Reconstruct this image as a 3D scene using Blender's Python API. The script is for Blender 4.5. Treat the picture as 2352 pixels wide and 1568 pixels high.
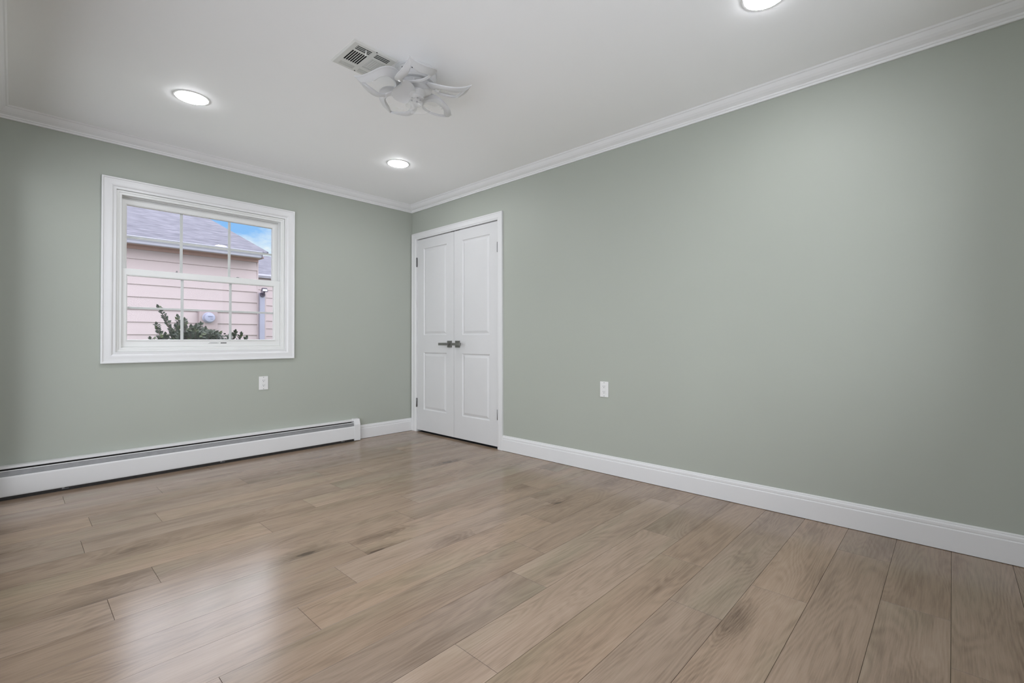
import bpy, bmesh, math, random
from mathutils import Vector, Matrix

for o in list(bpy.data.objects):
    bpy.data.objects.remove(o, do_unlink=True)
SC = bpy.context.scene
COL = SC.collection
R = math.radians

# ------------------------------------------------------------------ camera
W, H = 2352, 1568
F_PX, YAW, PITCH, ROLL = 1072.8223, 41.9824, 0.5185, -0.0865
CAM = Vector((-2.8934, -4.3499, 0.9719))
yaw, pit, rol = R(YAW), R(PITCH), R(ROLL)
fw = Vector((math.cos(yaw) * math.cos(pit), math.sin(yaw) * math.cos(pit), math.sin(pit)))
rt = Vector((math.sin(yaw), -math.cos(yaw), 0))
up = rt.cross(fw)
r2 = rt * math.cos(rol) + up * math.sin(rol)
u2 = -rt * math.sin(rol) + up * math.cos(rol)
cam_data = bpy.data.cameras.new('camera')
cam = bpy.data.objects.new('camera', cam_data)
COL.objects.link(cam)
m = Matrix((r2, u2, -fw)).transposed().to_4x4()
m.translation = CAM
cam.matrix_world = m
cam_data.sensor_width = 36
cam_data.sensor_fit = 'HORIZONTAL'
cam_data.lens = F_PX * 36 / W
cam_data.shift_x = -45.91 / W
cam_data.shift_y = -13.33 / W
cam_data.clip_start = 0.02
SC.camera = cam

# ------------------------------------------------------------------ view, exposure
SC.view_settings.view_transform = 'Standard'
SC.view_settings.look = 'None'
SC.view_settings.gamma = 1
SC.view_settings.use_curve_mapping = False
SC.view_settings.exposure = 0.0
SC.cycles.max_bounces = 10
SC.cycles.diffuse_bounces = 8
SC.cycles.transparent_max_bounces = 16
SC.cycles.caustics_reflective = False

LAMP = 108.0        # radiance of a downlight's diffuser
SKY_HIGH = 4.1     # bright cloud overhead
GLOW_X, GLOW_Y = 2.0, 3.9   # added fill glow low in the sky behind the camera

# ------------------------------------------------------------------ sky
world = bpy.data.worlds.new('sky')
SC.world = world
world.use_nodes = True
nt = world.node_tree
nt.nodes.clear()
def N(nt, t, **k):
    n = nt.nodes.new(t)
    for a, b in k.items():
        setattr(n, a, b)
    return n
def L(nt, a, b):
    nt.links.new(a, b)
def ramp(nt, fac, stops, interp='LINEAR'):
    n = N(nt, 'ShaderNodeValToRGB')
    n.color_ramp.interpolation = interp
    e = n.color_ramp.elements
    while len(e) < len(stops):
        e.new(0.5)
    for i, (p, c) in enumerate(stops):
        e[i].position = p
        e[i].color = (*c, 1) if len(c) == 3 else c
    L(nt, fac, n.inputs['Fac'])
    return n.outputs['Color']
def mixc(nt, fac, a, b, blend='MIX'):
    n = N(nt, 'ShaderNodeMix', data_type='RGBA', blend_type=blend)
    for s, v in ((n.inputs[0], fac), (n.inputs[6], a), (n.inputs[7], b)):
        if isinstance(v, (int, float)):
            s.default_value = v
        elif isinstance(v, tuple):
            s.default_value = (*v, 1)
        else:
            L(nt, v, s)
    return n.outputs[2]
tc = N(nt, 'ShaderNodeTexCoord')
sep = N(nt, 'ShaderNodeSeparateXYZ')
L(nt, tc.outputs['Generated'], sep.inputs[0])
blue = ramp(nt, sep.outputs['Z'], [(0.0, (0.62, 0.86, 0.96)), (0.12, (0.44, 0.72, 0.96)), (0.19, (0.27, 0.55, 0.95)), (0.30, (0.30, 0.55, 0.95))])
mp = N(nt, 'ShaderNodeMapping')
mp.inputs['Scale'].default_value = (1, 1, 2.2)
mp.inputs['Location'].default_value = (0.35, 0.1, 0.0)
L(nt, tc.outputs['Generated'], mp.inputs[0])
ns = N(nt, 'ShaderNodeTexNoise')
ns.inputs['Scale'].default_value = 9.0
ns.inputs['Detail'].default_value = 7
ns.inputs['Roughness'].default_value = 0.55
L(nt, mp.outputs[0], ns.inputs['Vector'])
cl = ramp(nt, ns.outputs['Fac'], [(0.46, (0, 0, 0)), (0.62, (1, 1, 1))])
skyc = mixc(nt, cl, blue, (0.83, 0.93, 0.98))
hi = ramp(nt, sep.outputs['Z'], [(0.27, (0, 0, 0)), (0.40, (1, 1, 1))])
skyc = mixc(nt, hi, skyc, (0.90 * SKY_HIGH, 0.93 * SKY_HIGH, 1.03 * SKY_HIGH))
# fill glow added low in the sky behind the camera to brighten the room
low = N(nt, 'ShaderNodeMapRange', interpolation_type='SMOOTHSTEP')
low.inputs['From Min'].default_value = 0.80; low.inputs['From Max'].default_value = 0.50
L(nt, sep.outputs['Z'], low.inputs['Value'])
for axis, g in (('X', GLOW_X), ('Y', GLOW_Y)):
    side = N(nt, 'ShaderNodeMapRange', interpolation_type='SMOOTHSTEP')
    side.inputs['From Min'].default_value = -0.15; side.inputs['From Max'].default_value = -0.65
    L(nt, sep.outputs[axis], side.inputs['Value'])
    ml = N(nt, 'ShaderNodeMath', operation='MULTIPLY')
    L(nt, side.outputs[0], ml.inputs[0]); L(nt, low.outputs[0], ml.inputs[1])
    skyc = mixc(nt, ml.outputs[0], skyc, (g, g * 1.03, g * 1.10))
bg = N(nt, 'ShaderNodeBackground')
L(nt, skyc, bg.inputs['Color'])
wo = N(nt, 'ShaderNodeOutputWorld')
L(nt, bg.outputs[0], wo.inputs['Surface'])

# ------------------------------------------------------------------ materials
MAT = {}
def new_mat(name):
    m = bpy.data.materials.new(name)
    m.use_nodes = True
    nt = m.node_tree
    MAT[name] = m
    return m, nt, nt.nodes['Principled BSDF']
def mat(name, col, rough=0.5, metal=0.0, var=0.03, vs=6.0, bump=0.0, bs=200.0, ior=None, alpha=None):
    m, nt, p = new_mat(name)
    tc = N(nt, 'ShaderNodeTexCoord')
    n = N(nt, 'ShaderNodeTexNoise')
    n.inputs['Scale'].default_value = vs
    n.inputs['Detail'].default_value = 3
    L(nt, tc.outputs['Object'], n.inputs['Vector'])
    lo = tuple(c * (1 - var) for c in col)
    hi_ = tuple(min(1, c * (1 + var)) for c in col)
    L(nt, ramp(nt, n.outputs['Fac'], [(0.3, lo), (0.7, hi_)]), p.inputs['Base Color'])
    p.inputs['Roughness'].default_value = rough
    p.inputs['Metallic'].default_value = metal
    if ior:
        p.inputs['IOR'].default_value = ior
    if bump:
        b = N(nt, 'ShaderNodeTexNoise')
        b.inputs['Scale'].default_value = bs
        b.inputs['Detail'].default_value = 4
        L(nt, tc.outputs['Object'], b.inputs['Vector'])
        bu = N(nt, 'ShaderNodeBump')
        bu.inputs['Strength'].default_value = bump
        bu.inputs['Distance'].default_value = 0.002
        L(nt, b.outputs['Fac'], bu.inputs['Height'])
        L(nt, bu.outputs[0], p.inputs['Normal'])
    return m

WALL = mat('sage_wall_paint', (0.378, 0.401, 0.352), 0.55, var=0.012, vs=1.5, bump=0.06, bs=260)
CEIL = mat('ceiling_paint', (0.93, 0.93, 0.932), 0.6, var=0.008, vs=1.2, bump=0.04, bs=240)
TRIM = mat('white_trim_paint', (0.70, 0.70, 0.70), 0.35, var=0.008)
CROWN = mat('white_crown_paint', (0.78, 0.78, 0.78), 0.4, var=0.008)
DOORM = mat('white_door_paint', (0.635, 0.635, 0.635), 0.4, var=0.01, bump=0.05, bs=120)
VINYL = mat('white_vinyl', (0.72, 0.725, 0.71), 0.3, var=0.006)
PLASTIC = mat('white_plastic', (0.72, 0.72, 0.71), 0.3, var=0.01)
FANM = mat('fan_white_plastic', (0.61, 0.61, 0.612), 0.3, var=0.01)
ENAMEL = mat('white_enamel', (0.70, 0.70, 0.70), 0.3, var=0.012)
GREYM = mat('grey_metal_and_damper_shade', (0.24, 0.24, 0.245), 0.45, metal=0.2, var=0.08, vs=30)  # grey metal; on the damper it stands in for recess shade
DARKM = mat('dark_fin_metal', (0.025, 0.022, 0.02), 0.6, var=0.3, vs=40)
VOID = mat('cavity_shade', (0.012, 0.012, 0.012), 0.9, var=0.2)  # near-black standing in for shade inside closet and duct
NICKEL = mat('satin_nickel', (0.22, 0.22, 0.205), 0.38, metal=0.75, var=0.05, vs=40)
HINGE = mat('hinge_nickel', (0.20, 0.20, 0.20), 0.3, metal=0.9, var=0.06, vs=60)
LOUV = mat('register_enamel', (0.66, 0.66, 0.63), 0.4, var=0.02)
BLACK = mat('black_print', (0.03, 0.03, 0.03), 0.5, var=0.1)
SIDING = mat('pink_siding_paint', (0.415, 0.343, 0.355), 0.6, var=0.02, vs=3)
GUTTER = mat('pale_gutter_metal', (0.42, 0.41, 0.50), 0.35, var=0.02)
SPOUT = mat('pale_blue_downspout', (0.29, 0.29, 0.37), 0.4, var=0.02)
FASCIA = mat('peach_fascia', (0.38, 0.25, 0.235), 0.6, var=0.03)
METERB = mat('pink_meter_box', (0.34, 0.27, 0.28), 0.5, var=0.02)
METERG = mat('meter_glass_grey', (0.30, 0.31, 0.42), 0.10, var=0.05, vs=30)
METERF = mat('meter_face_grey', (0.15, 0.16, 0.23), 0.4, var=0.05, vs=30)
FLOODM = mat('dark_floodlight_metal', (0.085, 0.07, 0.10), 0.4, var=0.2, vs=30)
FLOODG = mat('floodlight_lens', (0.62, 0.60, 0.68), 0.2, var=0.05)
LEAF = mat('shrub_leaf', (0.026, 0.038, 0.020), 0.55, var=0.45, vs=14)
LEAF2 = mat('shrub_leaf_young', (0.06, 0.08, 0.025), 0.55, var=0.3, vs=14)
STEM = mat('shrub_stem', (0.10, 0.055, 0.06), 0.7, var=0.2, vs=40)
BOUNCE = mat('pale_bounce_paving', (0.68, 0.68, 0.68), 0.9, var=0.06, vs=8, bump=0.5, bs=40)  # kept pale to bounce daylight indoors
LAWN = mat('lawn_grass', (0.13, 0.16, 0.09), 0.9, var=0.3, vs=8, bump=0.5, bs=40)
EXTW = mat('sky_block_stucco', (0.7, 0.69, 0.66), 0.8, var=0.03)

# lamp diffuser
m, nt, p = new_mat('lit_diffuser')
p.inputs['Base Color'].default_value = (0.9, 0.9, 0.9, 1)
p.inputs['Emission Color'].default_value = (0.975, 0.985, 1.03, 1)
p.inputs['Emission Strength'].default_value = LAMP
LIT = m

# window glass : real clear pane, mirror part by Fresnel
m, nt, p = new_mat('window_glass')
nt.nodes.remove(p)
tr = N(nt, 'ShaderNodeBsdfTransparent')
tr.inputs[0].default_value = (0.985, 0.99, 0.99, 1)
gl = N(nt, 'ShaderNodeBsdfGlossy')
gl.inputs['Roughness'].default_value = 0.0
fr = N(nt, 'ShaderNodeFresnel')
fr.inputs['IOR'].default_value = 1.16
ms = N(nt, 'ShaderNodeMixShader')
L(nt, fr.outputs[0], ms.inputs[0]); L(nt, tr.outputs[0], ms.inputs[1]); L(nt, gl.outputs[0], ms.inputs[2])
L(nt, ms.outputs[0], nt.nodes['Material Output'].inputs['Surface'])
GLASS = m

# translucent fan blade
m, nt, p = new_mat('clear_fan_blade')
p.inputs['Base Color'].default_value = (0.9, 0.9, 0.9, 1)
p.inputs['Roughness'].default_value = 0.12
p.inputs['Alpha'].default_value = 0.20
CLEARB = m

# wood planks: UV 'plank' holds metres along / across, each plank shifted at random
m, nt, p = new_mat('oak_laminate_planks')
uv = N(nt, 'ShaderNodeUVMap', uv_map='plank')
ca = N(nt, 'ShaderNodeVertexColor', layer_name='tone')
def nz(scale, detail=3, rough=0.5, dist=0.0, sx=1, sy=1, vec=None):
    mp = N(nt, 'ShaderNodeMapping')
    mp.inputs['Scale'].default_value = (sx, sy, 1)
    L(nt, vec if vec is not None else uv.outputs[0], mp.inputs[0])
    n = N(nt, 'ShaderNodeTexNoise')
    n.inputs['Scale'].default_value = scale
    n.inputs['Detail'].default_value = detail
    n.inputs['Roughness'].default_value = rough
    n.inputs['Distortion'].default_value = dist
    L(nt, mp.outputs[0], n.inputs['Vector'])
    return n.outputs['Fac']
def mth(op, a, b=None, c=None, clamp=False):
    n = N(nt, 'ShaderNodeMath', operation=op, use_clamp=clamp)
    for i, v in enumerate((a, b, c)):
        if v is None:
            continue
        if isinstance(v, (int, float)):
            n.inputs[i].default_value = v
        else:
            L(nt, v, n.inputs[i])
    return n.outputs[0]
# knots
mpk = N(nt, 'ShaderNodeMapping')
mpk.inputs['Scale'].default_value = (1.7, 4.2, 1)
L(nt, uv.outputs[0], mpk.inputs[0])
vo = N(nt, 'ShaderNodeTexVoronoi', feature='F1')
vo.inputs['Scale'].default_value = 1.0
vo.inputs['Randomness'].default_value = 1.0
L(nt, mpk.outputs[0], vo.inputs['Vector'])
knot_d = mth('ADD', vo.outputs['Distance'], mth('MULTIPLY', mth('SUBTRACT', nz(9, 3, 0.6, sy=2), 0.5), 0.16))
sepv = N(nt, 'ShaderNodeSeparateColor')
L(nt, vo.outputs['Color'], sepv.inputs[0])
has_knot = mth('GREATER_THAN', sepv.outputs[0], 0.52)
knot_core = mth('MULTIPLY', has_knot, mth('SUBTRACT', 1.0, mth('DIVIDE', knot_d, 0.085), clamp=True))
knot_halo = mth('MULTIPLY', has_knot, mth('SUBTRACT', 1.0, mth('DIVIDE', knot_d, 0.34), clamp=True))
# contour (cathedral) figure bent around the knots
field = mth('ADD', nz(1.0, 2, 0.45, 0.35, sx=0.8, sy=4.6), mth('MULTIPLY', knot_halo, 0.16))
rings = mth('SINE', mth('MULTIPLY', field, 160.0))
rings = mth('MULTIPLY', rings, nz(2.0, 2, sx=1, sy=3))
fine = nz(1.0, 4, 0.65, sx=9, sy=230)
fine2 = nz(1.0, 3, 0.6, sx=3, sy=70)
blot = nz(1.0, 4, 0.55, 0.3, sx=1.5, sy=8.5)
v = mth('ADD', mth('MULTIPLY', mth('SUBTRACT', blot, 0.5), 0.85), 0.54)
v = mth('ADD', v, mth('MULTIPLY', rings, 0.115))
v = mth('ADD', v, mth('MULTIPLY', mth('SUBTRACT', fine, 0.5), 0.60))
v = mth('ADD', v, mth('MULTIPLY', mth('SUBTRACT', fine2, 0.5), 0.40))
v = mth('SUBTRACT', v, mth('MULTIPLY', knot_halo, 0.42))
v = mth('SUBTRACT', v, mth('MULTIPLY', knot_core, 0.65))
base = ramp(nt, v, [(0.0, (0.085, 0.056, 0.038)), (0.30, (0.220, 0.156, 0.109)), (0.55, (0.302, 0.219, 0.157)), (1.0, (0.395, 0.299, 0.222))])
# greenish-grey drifts in some boards
dr = ramp(nt, nz(1.0, 2, sx=1.0, sy=3.5), [(0.50, (1, 1, 1)), (0.72, (0.90, 0.97, 0.93))])
base = mixc(nt, 1.0, base, dr, 'MULTIPLY')
base = mixc(nt, 1.0, base, ca.outputs[0], 'MULTIPLY')
L(nt, base, p.inputs['Base Color'])
ro = mth('ADD', 0.160, mth('MULTIPLY', mth('SUBTRACT', fine2, 0.5), 0.05))
p.inputs['Roughness'].default_value = 0.6
p.inputs['Specular IOR Level'].default_value = 0.0
fg = N(nt, 'ShaderNodeBsdfAnisotropic', distribution='BECKMANN')
L(nt, mth('ADD', 0.205, mth('MULTIPLY', mth('SUBTRACT', fine2, 0.5), 0.05)), fg.inputs['Roughness'])
ff = N(nt, 'ShaderNodeFresnel')
ff.inputs['IOR'].default_value = 1.62
fm = N(nt, 'ShaderNodeMixShader')
L(nt, ff.outputs[0], fm.inputs[0]); L(nt, p.outputs[0], fm.inputs[1]); L(nt, fg.outputs[0], fm.inputs[2])
L(nt, fm.outputs[0], nt.nodes['Material Output'].inputs['Surface'])
bu = N(nt, 'ShaderNodeBump')
bu.inputs['Strength'].default_value = 0.05
bu.inputs['Distance'].default_value = 0.001
L(nt, fine2, bu.inputs['Height'])
L(nt, bu.outputs[0], p.inputs['Normal']); L(nt, bu.outputs[0], fg.inputs['Normal'])
WOOD = m

# roof shingles: courses along local UV 'roof' (metres along eave / up slope)
m, nt, p = new_mat('lavender_grey_shingles')
uv = N(nt, 'ShaderNodeUVMap', uv_map='roof')
wob = nz(1.0, 3, sx=3, sy=3)
su = N(nt, 'ShaderNodeSeparateXYZ')
L(nt, uv.outputs[0], su.inputs[0])
vv = mth('ADD', mth('DIVIDE', su.outputs[1], 0.135), mth('MULTIPLY', mth('SUBTRACT', nz(1.0, 2, sx=0.9, sy=3), 0.5), 0.9))
fr_v = mth('FRACT', vv)
row = mth('FLOOR', vv)
cmb = N(nt, 'ShaderNodeCombineXYZ')
L(nt, mth('MULTIPLY', su.outputs[0], 3.6), cmb.inputs[0]); L(nt, mth('MULTIPLY', row, 7.31), cmb.inputs[1])
rown = N(nt, 'ShaderNodeTexNoise')
rown.inputs['Scale'].default_value = 1.0
rown.inputs['Detail'].default_value = 2
L(nt, cmb.outputs[0], rown.inputs['Vector'])
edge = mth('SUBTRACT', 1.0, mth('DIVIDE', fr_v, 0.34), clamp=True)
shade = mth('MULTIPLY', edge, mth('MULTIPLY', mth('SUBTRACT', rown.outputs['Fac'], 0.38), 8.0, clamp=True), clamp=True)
tab = ramp(nt, rown.outputs['Fac'], [(0.30, (0.066, 0.062, 0.084)), (0.70, (0.160, 0.153, 0.188))])
spk = ramp(nt, nz(1.0, 4, 0.7, sx=6, sy=22), [(0.30, (0.72, 0.71, 0.74)), (0.65, (1.10, 1.10, 1.10))])
cc = mixc(nt, 1.0, tab, spk, 'MULTIPLY')
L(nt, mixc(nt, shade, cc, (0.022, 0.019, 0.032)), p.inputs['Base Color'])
p.inputs['Roughness'].default_value = 0.85
ROOF = m

# ------------------------------------------------------------------ mesh helpers
def finish(bm, name, mt, parent=None, smooth=False, loc=None, rot=None):
    bmesh.ops.recalc_face_normals(bm, faces=bm.faces)
    me = bpy.data.meshes.new(name)
    bm.to_mesh(me)
    bm.free()
    if isinstance(mt, (list, tuple)):
        for x in mt:
            me.materials.append(x)
    else:
        me.materials.append(mt)
    if smooth:
        me.polygons.foreach_set('use_smooth', [True] * len(me.polygons))
        try:
            me.set_sharp_from_angle(angle=R(38))
        except Exception:
            pass
    o = bpy.data.objects.new(name, me)
    COL.objects.link(o)
    if loc is not None:
        o.location = loc
    if rot is not None:
        o.rotation_euler = rot
    if parent is not None:
        o.parent = parent
    return o
def tag(o, label=None, cat=None, group=None, kind=None):
    if label: o['label'] = label
    if cat: o['category'] = cat
    if group: o['group'] = group
    if kind: o['kind'] = kind
    return o
def struct(o):
    o['kind'] = 'structure'
    return o
def empty(name, loc, rz=0.0):
    o = bpy.data.objects.new(name, None)
    o.empty_display_size = 0.1
    COL.objects.link(o)
    o.location = loc
    o.rotation_euler = (0, 0, rz)
    return o
def box(bm, x0, x1, y0, y1, z0, z1, bev=0.0, mi=0):
    vs = [bm.verts.new(c) for c in ((x0, y0, z0), (x1, y0, z0), (x1, y1, z0), (x0, y1, z0), (x0, y0, z1), (x1, y0, z1), (x1, y1, z1), (x0, y1, z1))]
    fs = [bm.faces.new([vs[i] for i in f]) for f in ((3, 2, 1, 0), (4, 5, 6, 7), (0, 1, 5, 4), (1, 2, 6, 5), (2, 3, 7, 6), (3, 0, 4, 7))]
    for f in fs:
        f.material_index = mi
    if bev:
        es = set(e for f in fs for e in f.edges)
        bmesh.ops.bevel(bm, geom=list(es), offset=bev, segments=2, affect='EDGES', profile=0.6)
def prism(bm, pts, axis, a, b, mi=0):
    """extrude a closed 2D outline along axis from a to b; pts are the two other coordinates in order"""
    def mk(t, p):
        c = [0, 0, 0]
        o = [i for i in range(3) if i != axis]
        c[axis] = t; c[o[0]] = p[0]; c[o[1]] = p[1]
        return bm.verts.new(c)
    A = [mk(a, q) for q in pts]; B = [mk(b, q) for q in pts]
    n = len(pts)
    fs = [bm.faces.new([A[i], A[(i + 1) % n], B[(i + 1) % n], B[i]]) for i in range(n)]
    fs.append(bm.faces.new(A)); fs.append(bm.faces.new(B[::-1]))
    for f in fs:
        f.material_index = mi
def lathe(bm, prof, n=32, c=(0, 0, 0), axis=2, mi=0):
    """prof: list of (radius, height)"""
    rings = []
    for r, h in prof:
        if r < 1e-6:
            q = [0, 0, 0]; q[axis] = h
            rings.append([bm.verts.new(Vector(q) + Vector(c))])
        else:
            rg = []
            for i in range(n):
                a = 2 * math.pi * i / n
                q = [0, 0, 0]; o = [k for k in range(3) if k != axis]
                q[o[0]] = r * math.cos(a); q[o[1]] = r * math.sin(a); q[axis] = h
                rg.append(bm.verts.new(Vector(q) + Vector(c)))
            rings.append(rg)
    for A, B in zip(rings, rings[1:]):
        for i in range(n):
            j = (i + 1) % n
            if len(A) == 1 and len(B) == 1:
                break
            if len(A) == 1:
                f = bm.faces.new([A[0], B[j], B[i]])
            elif len(B) == 1:
                f = bm.faces.new([A[i], A[j], B[0]])
            else:
                f = bm.faces.new([A[i], A[j], B[j], B[i]])
            f.material_index = mi
def tube(bm, pts, rad, n=8, mi=0):
    pts = [Vector(q) for q in pts]
    rings = []
    for i, q in enumerate(pts):
        d = (pts[min(i + 1, len(pts) - 1)] - pts[max(i - 1, 0)]).normalized()
        s = d.cross(Vector((0, 0, 1)))
        if s.length < 1e-3:
            s = d.cross(Vector((0, 1, 0)))
        s.normalize(); t = s.cross(d)
        r = rad[i] if isinstance(rad, (list, tuple)) else rad
        rings.append([bm.verts.new(q + s * r * math.cos(2 * math.pi * k / n) + t * r * math.sin(2 * math.pi * k / n)) for k in range(n)])
    for A, B in zip(rings, rings[1:]):
        for k in range(n):
            bm.faces.new([A[k], A[(k + 1) % n], B[(k + 1) % n], B[k]]).material_index = mi
    bm.faces.new(rings[0]); bm.faces.new(rings[-1])
def frame_ring(bm, mapper, a0, a1, b0, b1, prof, mi=0):
    """mitred picture frame. prof: closed list of (inset from outer edge, projection); mapper(a,b,proj)->xyz"""
    loops = []
    for ins, pr in prof:
        loops.append([bm.verts.new(mapper(a, b, pr)) for a, b in ((a0 + ins, b0 + ins), (a1 - ins, b0 + ins), (a1 - ins, b1 - ins), (a0 + ins, b1 - ins))])
    n = len(loops)
    for i in range(n):
        A, B = loops[i], loops[(i + 1) % n]
        for k in range(4):
            bm.faces.new([A[k], A[(k + 1) % 4], B[(k + 1) % 4], B[k]]).material_index = mi
def run(bm, prof, p0, p1, nrm, m0=0, m1=0):
    """moulding: prof closed (off, z); ends mitred by m (+1 shortens with the offset)"""
    p0 = Vector((*p0, 0)); p1 = Vector((*p1, 0)); nrm = Vector((*nrm, 0))
    d = (p1 - p0).normalized()
    A = [bm.verts.new(p0 + nrm * o + d * o * m0 + Vector((0, 0, z))) for o, z in prof]
    B = [bm.verts.new(p1 + nrm * o - d * o * m1 + Vector((0, 0, z))) for o, z in prof]
    n = len(prof)
    for i in range(n):
        bm.faces.new([A[i], A[(i + 1) % n], B[(i + 1) % n], B[i]])
    bm.faces.new(A[::-1]); bm.faces.new(B)

# ------------------------------------------------------------------ room shell
X0, Y0, ZC = -2.993, -4.77, 2.4144
WIN = (-2.414, -1.303, 0.891, 2.034)          # opening in the window wall
DO = (-1.3401, -0.0919, 2.046)                 # closet opening in the right wall
T = 0.16

def wall_with_hole_y(bm, xa, xb, ya, yb, za, zb, h):
    box(bm, xa, h[0], ya, yb, za, zb); box(bm, h[1], xb, ya, yb, za, zb)
    box(bm, h[0], h[1], ya, yb, za, h[2]); box(bm, h[0], h[1], ya, yb, h[3], zb)

bm = bmesh.new()
wall_with_hole_y(bm, X0 - T, T, 0, T, -0.05, ZC + 0.02, (WIN[0] + .0, WIN[1], WIN[2], WIN[3]))
struct(finish(bm, 'wall_window_side', WALL))

bm = bmesh.new()
box(bm, 0, T, Y0 - T, DO[0], -0.05, ZC + 0.02)
box(bm, 0, T, DO[1], 0, -0.05, ZC + 0.02)
box(bm, 0, T, DO[0], DO[1], DO[2], ZC + 0.02)
struct(finish(bm, 'wall_right', WALL))

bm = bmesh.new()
box(bm, 0.06, T + 0.02, DO[0] + 0.001, DO[1] - 0.001, -0.003, DO[2] - 0.002)  # black plates painting the closet's shade behind and under the doors
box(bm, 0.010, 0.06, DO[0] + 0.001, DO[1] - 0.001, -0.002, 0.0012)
struct(finish(bm, 'wall_closet_shade', VOID))

LW = (-4.45, -0.13, 0.03, 2.12)  # unseen glazed opening, added to let fill daylight in
bm = bmesh.new()
box(bm, X0 - T, X0, Y0 - T, LW[0], -0.05, ZC + 0.02)
box(bm, X0 - T, X0, LW[1], 0, -0.05, ZC + 0.02)
box(bm, X0 - T, X0, LW[0], LW[1], -0.05, LW[2])
box(bm, X0 - T, X0, LW[0], LW[1], LW[3], ZC + 0.02)
struct(finish(bm, 'wall_left', WALL))

# rear wall behind the photographer, with an unseen window added for fill
RW = (-2.80, -0.45, 0.75, 2.12)
bm = bmesh.new()
wall_with_hole_y(bm, X0, 0, Y0 - T, Y0, -0.05, ZC + 0.02, RW)
struct(finish(bm, 'wall_rear', WALL))

bm = bmesh.new()
box(bm, X0 - T, T, Y0 - T, T, ZC, ZC + 0.12)
struct(finish(bm, 'ceiling', CEIL))

# floor: every plank a bevelled face group of one floor mesh
random.seed(4)
PITCH_Y, PL = 0.1965, 1.2205
JOINT = {-4: -2.352, -3: -2.668, -2: -1.708, -1: -2.008, 0: -2.49, 1: -2.651, 2: -1.81, 3: -1.966, 4: -2.195, 5: -2.49,
         6: -1.487, 7: -1.942, 8: -0.917, 9: -1.243, 10: -2.15, 11: -0.332, 12: -0.722, 13: -1.03}
bm = bmesh.new()
uvl = bm.loops.layers.uv.new('plank')
cl = bm.loops.layers.float_color.new('tone')
def plank(x0, x1, y0, y1):
    g, dz = 0.0008, 0.0014
    ox, oy = random.uniform(0, 80), random.uniform(0, 80)
    t = random.uniform(0.90, 1.08)
    w = random.uniform(-0.022, 0.022)
    col = (t * (1 + w), t, t * (1 - w * 1.4), 1)
    fl = random.choice((1, -1))
    a = [bm.verts.new((x, y, -dz)) for x, y in ((x0, y0), (x1, y0), (x1, y1), (x0, y1))]
    b = [bm.verts.new((x, y, 0)) for x, y in ((x0 + g, y0 + g), (x1 - g, y0 + g), (x1 - g, y1 - g), (x0 + g, y1 - g))]
    fs = [bm.faces.new(b)]
    for i in range(4):
        fs.append(bm.faces.new([a[i], a[(i + 1) % 4], b[(i + 1) % 4], b[i]]))
    for f in fs:
        for l in f.loops:
            c = l.vert.co
            l[uvl].uv = (fl * (c.x - x0) + ox, (c.y - y0) + oy)
            l[cl] = col if f is fs[0] else (col[0] * .45, col[1] * .45, col[2] * .45, 1)
for k in range(-10, 17):
    ya = -(1.785 + PITCH_Y * k); yb = ya - PITCH_Y
    ya2, yb2 = min(ya, 0.0), max(yb, Y0)
    if ya2 - yb2 < 0.01:
        continue
    j = JOINT.get(k, -2.9 + (k * 0.43) % 1.22)
    xs = []
    x = j
    while x > X0: x -= PL
    while x < 0.14:
        xs.append(x); x += PL
    xs.append(x)
    for a, b in zip(xs, xs[1:]):
        a2, b2 = max(a, X0), min(b, 0.13)
        if b2 - a2 > 0.01:
            plank(a2, b2, yb2, ya2)
nf = len(bm.faces)
box(bm, X0 - 0.1, 0.13, Y0 - 0.1, 0.1, -0.045, -0.003)
struct(finish(bm, 'floor', WOOD))

# crown moulding
CR = [(0, 2.3455), (0.010, 2.3455), (0.012, 2.349), (0.012, 2.356), (0.0165, 2.358), (0.019, 2.362), (0.0195, 2.3665),
      (0.026, 2.3705), (0.038, 2.378), (0.049, 2.388), (0.057, 2.398), (0.062, 2.405), (0.068, 2.407), (0.0735, 2.4144), (0, 2.4144)]
for name, a, b, n_ in (('trim_1', (X0, 0), (0, 0), (0, -1)), ('trim_2', (0, 0), (0, Y0), (-1, 0)),
                       ('trim_3', (0, Y0), (X0, Y0), (0, 1)), ('trim_4', (X0, Y0), (X0, 0), (1, 0))):
    bm = bmesh.new()
    run(bm, CR, a, b, n_, 1, 1)
    struct(finish(bm, name, CROWN))

# baseboards
BB = [(0, 0.0025), (0.0150, 0.0025), (0.0150, 0.099), (0.0140, 0.1015), (0.0118, 0.103), (0.0118, 0.105), (0.0125, 0.110), (0.0120, 0.119),
      (0.0098, 0.1235), (0.0078, 0.125), (0.0082, 0.128), (0.0070, 0.1322), (0.0040, 0.1340), (0, 0.1340)]
CAS = 0.0655
bm = bmesh.new(); run(bm, BB, (-0.62, 0), (0, 0), (0, -1), 0, 1); struct(finish(bm, 'baseboard_window_side', TRIM))
bm = bmesh.new(); run(bm, BB, (0, DO[0] - CAS), (0, Y0), (-1, 0), 0, 1); struct(finish(bm, 'baseboard_right', TRIM))
bm = bmesh.new(); run(bm, BB, (0, Y0), (X0, Y0), (0, 1), 1, 1); struct(finish(bm, 'baseboard_rear', TRIM))
bm = bmesh.new(); run(bm, BB, (X0, Y0), (X0, -4.53), (1, 0), 1, 0); struct(finish(bm, 'baseboard_left', TRIM))

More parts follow.
